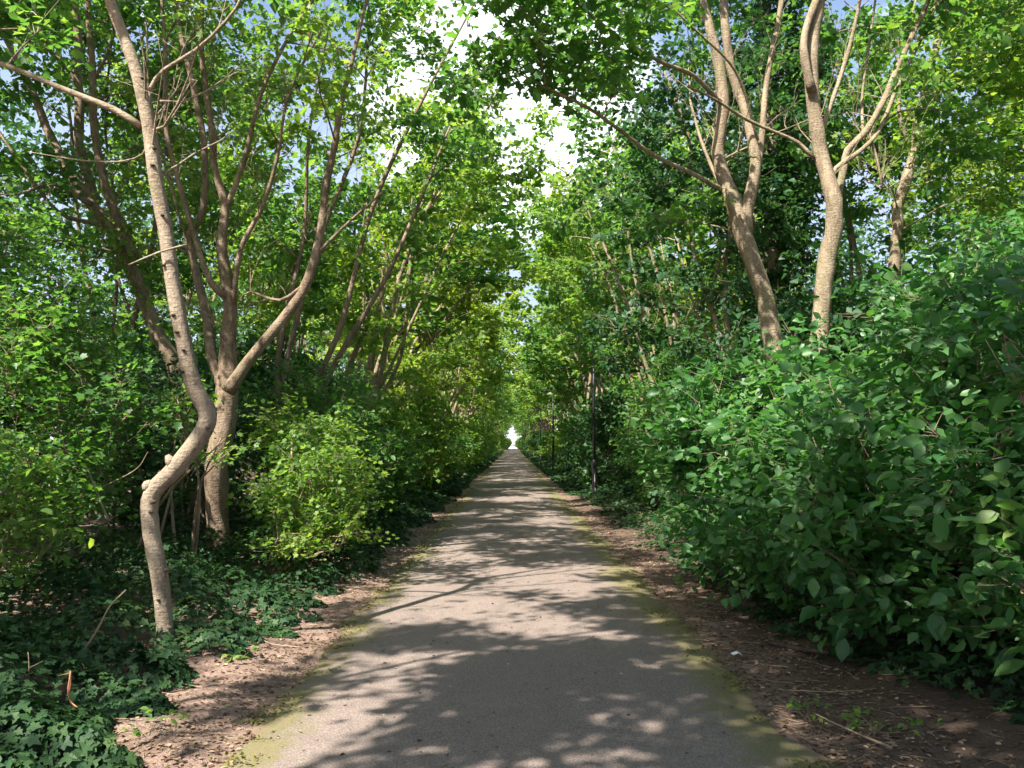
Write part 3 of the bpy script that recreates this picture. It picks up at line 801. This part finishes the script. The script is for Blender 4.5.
# ------------------------------------------------------------------ shrubs
def shrub(name, label, base, crowns, seed, lm='leaf', leaf=.07, kind='oval', twn=12, lpt=9, stems=7, twl=(.25, .55), bare=.3, group=None, br=.010, droop=-.15, lsp=.08, bark='bark_dark', sr=.022, upness=.8):
    R = np.random.default_rng(seed)
    limbs = []
    for k in range(stems):
        c = crowns[k % len(crowns)]
        t = np.array(c[:3]) + unit(R.normal(size=3)) * np.array(c[3:6]) * .55
        p = np.array([base[0] + R.normal() * .18, base[1] + R.normal() * .18, -.05])
        mid = (p + t) / 2 + R.normal(size=3) * .15 + [0, 0, .15]
        limbs.append(spline([[*p, sr], [*mid, sr * .7], [*t, sr * .27]], .15))
    g_, lv = grow(limbs, crowns, twn=twn, lpt=lpt, leaf=leaf, kind=kind, gaps=False, seed=seed, limb_sides=6, twl=twl, bare=bare, br=br, droop=droop, lsp=lsp, upness=upness)
    pos = lv[0]
    ok = (pos[:, 2] > .06)
    lv = tuple(a[ok] for a in lv[:4]) + (lv[4],)
    o = plant(name, (base[0], base[1], 0), g_, lv, M[bark], M[lm], 'stems', 'foliage')
    return tag(o, label, 'shrub', group)


# broad-leaved shrub on the lamp side
shrub('broadleaved_shrub', 'large broad-leaved shrub in shade filling the near bank by the dirt verge', (4.0, 6.6),
      [(3.75, 6.1, 1.75, 1.3, 1.5, 1.15, 100), (4.6, 7.4, 2.3, 1.7, 1.6, 1.2, 90), (3.2, 7.4, 1.5, 1.0, 1.2, .9, 50), (3.3, 5.1, 1.15, .9, .7, .8, 56), (2.75, 6.4, .95, .75, .9, .6, 50), (2.6, 7.7, 1.0, .75, .9, .75, 60), (2.35, 9.2, 1.1, .65, .9, .8, 50), (3.6, 5.9, .8, 1.0, .9, .6, 50), (2.95, 8.3, 1.7, .8, .9, .75, 34)],
      41, 'leaf_shrub', .108, 'ovate', twn=14, lpt=9, stems=14, twl=(.3, .6), lsp=.11)
shrub('broadleaved_shrub', 'broad-leaved shrub pushing a bright leafy spray toward the path edge', (3.3, 10.6),
      [(2.75, 10.2, 1.75, 1.05, 1.1, 1.0, 64), (3.9, 10.2, 2.0, 1.2, 1.0, 1.2, 50), (2.05, 9.9, 1.75, .55, .7, .5, 22)], 42, 'leaf_shrub', .115, 'ovate', twn=13, lpt=9, stems=10, twl=(.3, .6), lsp=.11)
shrub('broadleaved_shrub', 'tall broad-leaved shrub rising to the photo edge beneath the slender tan tree', (6.2, 9.4),
      [(6.0, 9.2, 2.6, 1.6, 1.4, 1.6, 100), (7.2, 10, 3.4, 1.6, 1.6, 1.7, 90), (5.2, 9.8, 2.6, 1.3, 1.0, 1.1, 50)], 43, 'leaf_shrub', .115, 'ovate', twn=13, lpt=9, stems=12, twl=(.3, .65), lsp=.12)
shrub('overhanging_sprig', 'low sprig of bright broad leaves at the photo edge above the dirt', (3.3, 4.15),
      [(2.72, 4.5, .85, .30, .3, .22, 12)], 44, 'leaf_shrub', .095, 'ovate', twn=7, lpt=8, stems=3, twl=(.2, .4), lsp=.11, sr=.010)
shrub('overhanging_sprig', 'sprig of large drooping leaves near the photo edge at eye height', (3.0, 3.4),
      [(1.96, 3.35, 2.02, .14, .14, .05, 5)], 45, 'leaf_shrub', .085, 'ovate', twn=5, lpt=6, stems=2, twl=(.1, .22), lsp=.08, droop=-.6, sr=.006)

# small-leaved shrubs on the other verge
shrub('small_leaved_shrub', 'tall bright small-leaved shrub at the photo edge behind the S-bent tree', (-5.2, 8.6),
      [(-4.6, 8.2, 2.0, 1.2, 1.1, 1.3, 90), (-5.7, 8.4, 3.1, 1.4, 1.2, 1.5, 90), (-4.6, 8.9, 2.5, .5, .8, .8, 22), (-4.3, 7.0, 1.35, .7, .7, .6, 34)], 51, 'leaf', .062, 'maple', twn=15, lpt=10, stems=12, upness=1.2, lsp=.075)
shrub('small_leaved_shrub', 'shrub draping pale young leaves low at the photo edge above the ivy', (-4.9, 6.3),
      [(-4.2, 6.3, 1.35, .75, .75, .6, 44), (-3.9, 6.6, .95, .6, .6, .4, 22)], 52, 'leaf_bright', .062, 'oval', twn=13, lpt=10, stems=8, upness=1.2, lsp=.075)
shrub('small_leaved_shrub', 'shrub with sunlit layered leaves at the foot of the many-stemmed tree', (-2.75, 10.4),
      [(-2.35, 10.4, 1.05, .7, .9, .65, 60), (-2.2, 9.9, .5, .55, .8, .3, 26), (-2.8, 11.6, 1.6, .7, .6, .7, 34)], 53, 'leaf_bright', .07, 'maple', twn=13, lpt=10, stems=12, upness=1.3, lsp=.08)
shrub('small_leaved_shrub', 'small sunny shrub growing between the two nearest leaning trunks', (-3.7, 9.2),
      [(-3.6, 9.6, 2.0, .5, .4, .25, 9), (-3.0, 8.8, 1.6, .25, .3, .12, 4)], 54, 'leaf_bright', .065, 'maple', twn=9, lpt=9, stems=5, upness=1.4, lsp=.08)
shrub('small_leaved_shrub', 'dense shadowed shrub behind the many-stemmed trunk', (-4.9, 12.4),
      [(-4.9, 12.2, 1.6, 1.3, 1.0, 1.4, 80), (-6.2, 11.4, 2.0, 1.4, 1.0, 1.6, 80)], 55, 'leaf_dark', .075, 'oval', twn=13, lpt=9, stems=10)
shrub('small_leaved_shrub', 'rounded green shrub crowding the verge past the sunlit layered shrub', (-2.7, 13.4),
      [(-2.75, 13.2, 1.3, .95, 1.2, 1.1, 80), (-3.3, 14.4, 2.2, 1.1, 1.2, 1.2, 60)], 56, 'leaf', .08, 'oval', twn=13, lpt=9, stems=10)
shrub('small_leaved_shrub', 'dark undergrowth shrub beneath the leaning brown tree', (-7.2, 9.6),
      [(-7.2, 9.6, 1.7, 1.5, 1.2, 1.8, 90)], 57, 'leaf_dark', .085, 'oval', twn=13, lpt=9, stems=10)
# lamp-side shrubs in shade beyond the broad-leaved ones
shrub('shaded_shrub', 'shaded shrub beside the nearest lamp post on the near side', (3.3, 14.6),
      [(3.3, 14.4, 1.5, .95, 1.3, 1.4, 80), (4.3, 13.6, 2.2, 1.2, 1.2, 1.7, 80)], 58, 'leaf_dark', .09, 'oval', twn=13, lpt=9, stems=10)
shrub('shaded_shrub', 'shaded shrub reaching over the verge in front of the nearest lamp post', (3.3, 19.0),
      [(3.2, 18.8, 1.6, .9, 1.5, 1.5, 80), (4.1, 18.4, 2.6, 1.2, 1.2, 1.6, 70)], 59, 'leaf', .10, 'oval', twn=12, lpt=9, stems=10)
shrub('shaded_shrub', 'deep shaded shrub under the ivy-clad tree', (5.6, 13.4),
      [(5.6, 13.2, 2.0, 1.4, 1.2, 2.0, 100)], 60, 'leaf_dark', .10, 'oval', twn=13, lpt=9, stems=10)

# rows of verge shrubs running into the distance
SP = []
for k, lm in enumerate(('leaf', 'leaf_bright', 'leaf_dark')):
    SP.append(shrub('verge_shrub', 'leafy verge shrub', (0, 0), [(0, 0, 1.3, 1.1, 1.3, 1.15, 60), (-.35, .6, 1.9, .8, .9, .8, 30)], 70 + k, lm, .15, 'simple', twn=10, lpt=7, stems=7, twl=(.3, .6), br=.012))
used = set()
y = 16.5
while y < 284:
    for sgn in (-1, 1):
        if sgn > 0 and (y < 21 or 22 < y < 26.6): continue
        k = int(R.choice([0, 1, 1, 0] if sgn < 0 else [2, 0, 2, 0, 1])); sc = R.uniform(.8, 1.15)
        loc = (sgn * ((3.0 if sgn < 0 else 3.5) - (.5 if y > 130 else 0) - (.75 if y > 215 else 0) + R.uniform(-.25, .4)), y + R.uniform(-.6, .6), 0)
        rz, s3 = R.uniform(0, 6.28), (sc, sc, sc * R.uniform(.8, 1.3))
        lab = 'leafy shrub lining the verge facing the lamp posts' if sgn < 0 else 'shady shrub lining the verge beneath the lamp posts'
        gr = 'verge shrubs facing the lamps' if sgn < 0 else 'verge shrubs under the lamps'
        if k not in used:
            used.add(k); o = SP[k]; o.location = loc; o.rotation_euler = (0, 0, rz); o.scale = s3; tag(o, lab, 'shrub', gr)
        else: copy_tree(SP[k], loc, rz, s3, lab, gr)
    y += 2.5 + y * .012
# back-row undergrowth shrubs
y = 12.0
while y < 60:
    for sgn in (-1, 1):
        sc = R.uniform(1.1, 1.6)
        copy_tree(SP[int(R.choice([0, 2]))], (sgn * R.uniform(5.8, 7.8), y + R.uniform(-.8, .8), 0), R.uniform(0, 6.28), (sc, sc, sc * 1.15),
                  'large undergrowth shrub behind the row ' + ('facing the lamp posts' if sgn < 0 else 'that lines the lamp posts'), 'undergrowth facing the lamps' if sgn < 0 else 'undergrowth behind the lamps')
    y += 2.8 + y * .03


# the wood beyond both rows, one mass
def wood_mass(name, sgn, n):
    R = np.random.default_rng(90 + sgn)
    nc = n // 40
    cy = 4 + 190 * R.uniform(0, 1, nc) ** 1.4; cx = sgn * (11.5 + 4.5 * R.uniform(0, 1, nc)); cz = R.uniform(0, 1, nc) ** .85 * 10.5
    c = np.repeat(np.c_[cx, cy, cz], 40, 0)
    pos = c + R.normal(size=c.shape) * [.55, .6, .4]
    pos[:, 2] = np.abs(pos[:, 2]) + .05
    td = R.normal(size=c.shape); nn = unit(R.normal(size=c.shape) * .5 + [0, 0, .8])
    tag(link(name, leaves_mesh(name, pos, td, nn, .22 * R.uniform(.6, 1.3, len(c)), 'simple', M['leaf_dark'])), kind='stuff')


wood_mass('woodland', -1, 110000)
wood_mass('dense_woodland', 1, 110000)


# ------------------------------------------------------------------ lamp posts
def lamp_post():
    root = link('lamp_post', None)
    g = Geo()
    g.tube([(0, 0, -.1), (0, 0, .02), (0, 0, 1.05), (0, 0, 1.10), (0, 0, 1.14)], [.075, .072, .070, .066, .05], 14, 0)
    g.tube([(0, 0, 1.12), (0, 0, 3), (0, 0, 4.55)], [.048, .043, .036], 12, 0)
    link('post', g.mesh('post', [M['post']]), root)
    g = Geo(); g.tube([(0, -.0705, .25), (.004, -.071, .5), (0, -.0705, .72)], [.012, .02, .01], 5, .1)
    g.tube([(.02, -.066, .14), (.02, -.067, .3)], [.012, .012], 5, .1)
    link('flaked_patch', g.mesh('flaked_patch', [M['worn']]), root)
    g = Geo(); g.add([(x * .035, -.076 if yy else -.066, z) for yy in (0, 1) for x, z in ((-1, .45), (1, .45), (1, .85), (-1, .85))],
                     [(4, 5, 6, 7), (0, 1, 5, 4), (1, 2, 6, 5), (2, 3, 7, 6), (3, 0, 4, 7)])
    link('access_door', g.mesh('access_door', [M['post']], False), root)
    g = Geo(); g.tube([(0, 0, 4.5), (-.03, 0, 4.58), (-.12, 0, 4.60)], [.034, .032, .03], 8, 0)
    link('bracket', g.mesh('bracket', [M['post']]), root)
    g = Geo()
    prof = [(-.10, .05, .03), (-.16, .09, .05), (-.45, .12, .055), (-.66, .11, .04), (-.74, .05, .02)]
    V, fs = [], []
    for (x, w, h) in prof:
        V += [(x, -w, 4.60), (x, -w * .75, 4.60 + h), (x, w * .75, 4.60 + h), (x, w, 4.60), (x, w * .8, 4.575), (x, -w * .8, 4.575)]
    for i in range(4):
        for j in range(6): fs.append((i * 6 + j, i * 6 + (j + 1) % 6, i * 6 + 6 + (j + 1) % 6, i * 6 + 6 + j))
    fs += [tuple(range(6)), tuple(range(24, 30))]
    g.add(V, fs); hd = link('lamp_head', g.mesh('lamp_head', [M['post']], False), root)
    g = Geo(); V = []
    for x, w in ((-.2, .07), (-.64, .08)):
        V += [(x, -w, 4.573), (x, w, 4.573)]
    V += [(x + (.03 if x > -.4 else -.0), yv * .7, 4.545) for (x, yv, _) in V]
    g.add(V, [(0, 1, 3, 2), (4, 6, 7, 5), (0, 4, 5, 1), (2, 3, 7, 6), (0, 2, 6, 4), (1, 5, 7, 3)])
    link('lens', g.mesh('lens', [M['glass']], False), hd)
    return root


lp = lamp_post()
for k, (x, y) in enumerate([(2.46, 25.6), (2.34, 48.5), (2.4, 71.5), (2.4, 94.5), (2.4, 117.5)]):
    lab = ['slim black lamp post standing nearest, with flaking paint low down', 'second slim black lamp post, half hidden by bright leaves', 'third lamp post, small among the far trees',
           'fourth lamp post, tiny far down the path', 'farthest lamp post, barely visible by the bright opening'][k]
    if k == 0:
        lp.location = (x, y, 0); tag(lp, lab, 'lamp post', 'black lamp posts along the path')
    else: copy_tree(lp, (x, y, 0), 0, (1, 1, 1), lab, 'black lamp posts along the path')


# ------------------------------------------------------------------ small things on the ground
def stick(name, label, pts, r0, r1, mat, forks=()):
    P = spline([[*p, r0 + (r1 - r0) * i / (len(pts) - 1)] for i, p in enumerate(pts)], .03)
    g = Geo(); g.tube(P[:, :3], P[:, 3], 7, .08)
    for f in forks:
        Q = spline([[*p, r1 * (1.1 - .5 * i / (len(f) - 1))] for i, p in enumerate(f)], .03); g.tube(Q[:, :3], Q[:, 3], 6, .08)
    off = np.array([pts[0][0], pts[0][1], 0.]); g.v = [v - off for v in g.v]
    return tag(link(name, g.mesh(name, [mat]), None, off), label, 'stick')


gz = .05
stick('dry_stick', 'reddish bent stick standing up out of the near ivy', [at(70, 693, 5.05), at(71, 672, 5.05), at(70, 676, 5.0), at(69, 699, 4.95), at(86, 713, 4.85)], .006, .004, M['twig_red'], [[at(71, 673, 5.05), at(57, 676, 5.05)]])
stick('dry_stick', 'thin grey stick slanting up through the ivy before the S-bent trunk', [at(86, 648, 5.5), at(100, 625, 5.5), at(110, 606, 5.55), at(126, 590, 5.6)], .007, .004, M['twig'])
stick('dry_stick', 'short upright dead twig in the ivy at the photo edge', [at(29, 672, 4.9), at(29, 662, 4.9), at(28, 652, 4.9)], .004, .002, M['twig'], [[at(29, 668, 4.9), at(43, 661, 4.9)]])
stick('fallen_branch', 'fallen stick lying on the dirt by the pale crumb of path edge', [(1.93, 4.45, .06), (1.87, 4.62, .055), (1.80, 4.85, .05), (1.74, 5.05, .05)], .008, .003, M['twig'], [[(1.87, 4.62, .055), (1.97, 4.75, .05)]])
stick('fallen_branch', 'dark branch lying under the edge of the broad-leaved shrub', [(2.0, 6.75, .06), (2.15, 6.5, .07), (2.3, 6.3, .09)], .02, .015, M['scar'])
stick('fallen_branch', 'thin pale stick lying across the dirt under the broad-leaved shrub', [(1.75, 5.5, .05), (2.0, 5.45, .055), (2.3, 5.5, .06)], .004, .002, M['twig'])
stick('fallen_branch', 'stick lying in the dirt below the lit ivy edge', [(-2.0, 6.9, .06), (-1.85, 6.7, .06), (-1.6, 6.6, .06)], .005, .003, M['twig'])
stick('dead_branch', 'bare grey branch leaning in the undergrowth left of the S-bent trunk', [at(108, 520, 7.6), at(96, 490, 7.6), at(84, 460, 7.7)], .012, .005, M['twig'], [[at(96, 490, 7.6), at(135, 470, 7.6), at(148, 452, 7.5)]])

g = Geo()
V = [(0, 0, .004), (.035, .004, .02), (.06, -.012, .006), (.048, .03, .022), (.012, .036, .012), (-.02, .02, .016), (.025, .016, .034), (-.008, -.018, .012)]
g.add(V, [(0, 1, 6), (1, 2, 3), (1, 3, 6), (3, 4, 6), (4, 5, 6), (5, 0, 6), (0, 7, 1), (5, 7, 0)])
tag(link('paper_scrap', g.mesh('paper_scrap', [M['paper']], False), None, at(734, 655, 6.45) * [1, 1, 0] + [0, 0, .03]), 'small crumpled white paper scrap on the dirt under the shrub', 'litter')


def seedling(x, y, label, seed, n=10, h=.10, spread=.12, leaf=.05):
    R = np.random.default_rng(seed)
    g = Geo(); z0 = float(ground_z(np.array(x), np.array(y)))
    root = link('seedling', None, None, (x, y, z0))
    tips = np.c_[R.normal(size=(n, 2)) * spread, R.uniform(.4, 1, n) * h]
    g.twigs(np.c_[R.normal(size=(n, 2)) * .015, np.zeros(n)], tips, np.full(n, .0025))
    link('stems', g.mesh('seedling_stems', [M['twig']]), root)
    pos = np.repeat(tips, 3, 0) + R.normal(size=(n * 3, 3)) * .012
    td = np.c_[R.normal(size=(n * 3, 2)), np.full(n * 3, -.2)]
    nn = unit(np.c_[R.normal(size=(n * 3, 2)) * .35, np.ones(n * 3)])
    link('foliage', leaves_mesh('seedling_leaves', pos, td, nn, leaf * R.uniform(.6, 1.2, n * 3), 'ovate', M['leaf_bright']), root)
    tag(root, label, 'plant')


seedling(1.74, 5.12, 'green seedling in the dirt nearest the mossy path edge', 1)
seedling(1.92, 4.98, 'seedling on the dirt beside the fallen stick', 2, 8, .09, .09)
seedling(1.98, 4.72, 'tiny seedling in the dirt right by the fallen stick end', 3, 5, .09, .06)
seedling(2.25, 4.75, 'lone pale seedling on the dirt toward the photo edge', 4, 5, .08, .07)
seedling(-1.98, 6.35, 'small green seedling at the ivy edge below the S-bent trunk', 5, 8, .1, .08)
seedling(-2.0, 4.75, 'seedling cluster at the edge of the near ivy on the dirt', 6, 9, .09, .1)

# ------------------------------------------------------------------ light, sky, camera
w = bpy.data.worlds.new('World'); scene.world = w; w.use_nodes = True
nt = w.node_tree; bg = nt.nodes['Background']
sky = nt.nodes.new('ShaderNodeTexSky'); sky.sky_type = 'NISHITA'; sky.sun_disc = False
el = math.asin(SUN[2]); sky.sun_elevation = el
sky.sun_rotation = math.atan2(SUN[0], SUN[1])
sky.air_density = 1.0; sky.dust_density = 2.0; sky.ozone_density = 1.5
tc = nt.nodes.new('ShaderNodeTexCoord')
mp = nt.nodes.new('ShaderNodeMapping'); mp.inputs['Scale'].default_value = (1, 1, 2.2); nt.links.new(tc.outputs['Generated'], mp.inputs['Vector'])
cl = noise(nt, 2.6, 7, .6, mp.outputs[0], .3)
sz = nt.nodes.new('ShaderNodeSeparateXYZ'); nt.links.new(tc.outputs['Generated'], sz.inputs[0])
vd = nt.nodes.new('ShaderNodeVectorMath'); vd.operation = 'DOT_PRODUCT'
nt.links.new(tc.outputs['Generated'], vd.inputs[0]); vd.inputs[1].default_value = (-.012, .922, .387)
bank = smooth(nt, math_n(nt, 'ADD', vd.outputs['Value'], math_n(nt, 'MULTIPLY', cl, .03)), .998, 1.008)
cover = math_n(nt, 'MAXIMUM', smooth(nt, cl, .60, .69), bank)
low = mixc(nt, math_n(nt, 'SUBTRACT', 1.0, smooth(nt, sz.outputs[2], .22, .52)), sky.outputs[0], (2.9, 3.5, 4.9))
low = mixc(nt, math_n(nt, 'SUBTRACT', 1.0, smooth(nt, sz.outputs[2], .02, .16)), low, (5.5, 5.7, 6.0))
nt.links.new(mixc(nt, cover, low, (7.0, 7.2, 7.5)), bg.inputs[0]); bg.inputs[1].default_value = .088
sd = bpy.data.lights.new('sun', 'SUN'); sd.energy = 5.0; sd.angle = math.radians(.53); sd.color = (1, .95, .86)
so = bpy.data.objects.new('sun', sd); COL.objects.link(so)
from mathutils import Vector
so.rotation_euler = Vector(SUN).to_track_quat('Z', 'Y').to_euler()

cd = bpy.data.cameras.new('camera'); cam = bpy.data.objects.new('camera', cd); COL.objects.link(cam)
cd.sensor_width = 36; cd.lens = 36 * F / 1024; cd.clip_end = 6000; cd.clip_start = .05
cam.location = CAM; cam.rotation_euler = (math.pi / 2 + PITCH, 0, 0)
scene.camera = cam
vs = scene.view_settings
vs.view_transform = 'Standard'; vs.look = 'None'; vs.gamma = 1; vs.use_curve_mapping = False; vs.exposure = 1.58
cy = scene.cycles
cy.use_denoising = True
cy.adaptive_threshold = .02
cy.max_bounces = 8; cy.diffuse_bounces = 4; cy.glossy_bounces = 2; cy.transmission_bounces = 6; cy.transparent_max_bounces = 4
cy.sample_clamp_indirect = 6; cy.caustics_reflective = False; cy.caustics_refractive = False
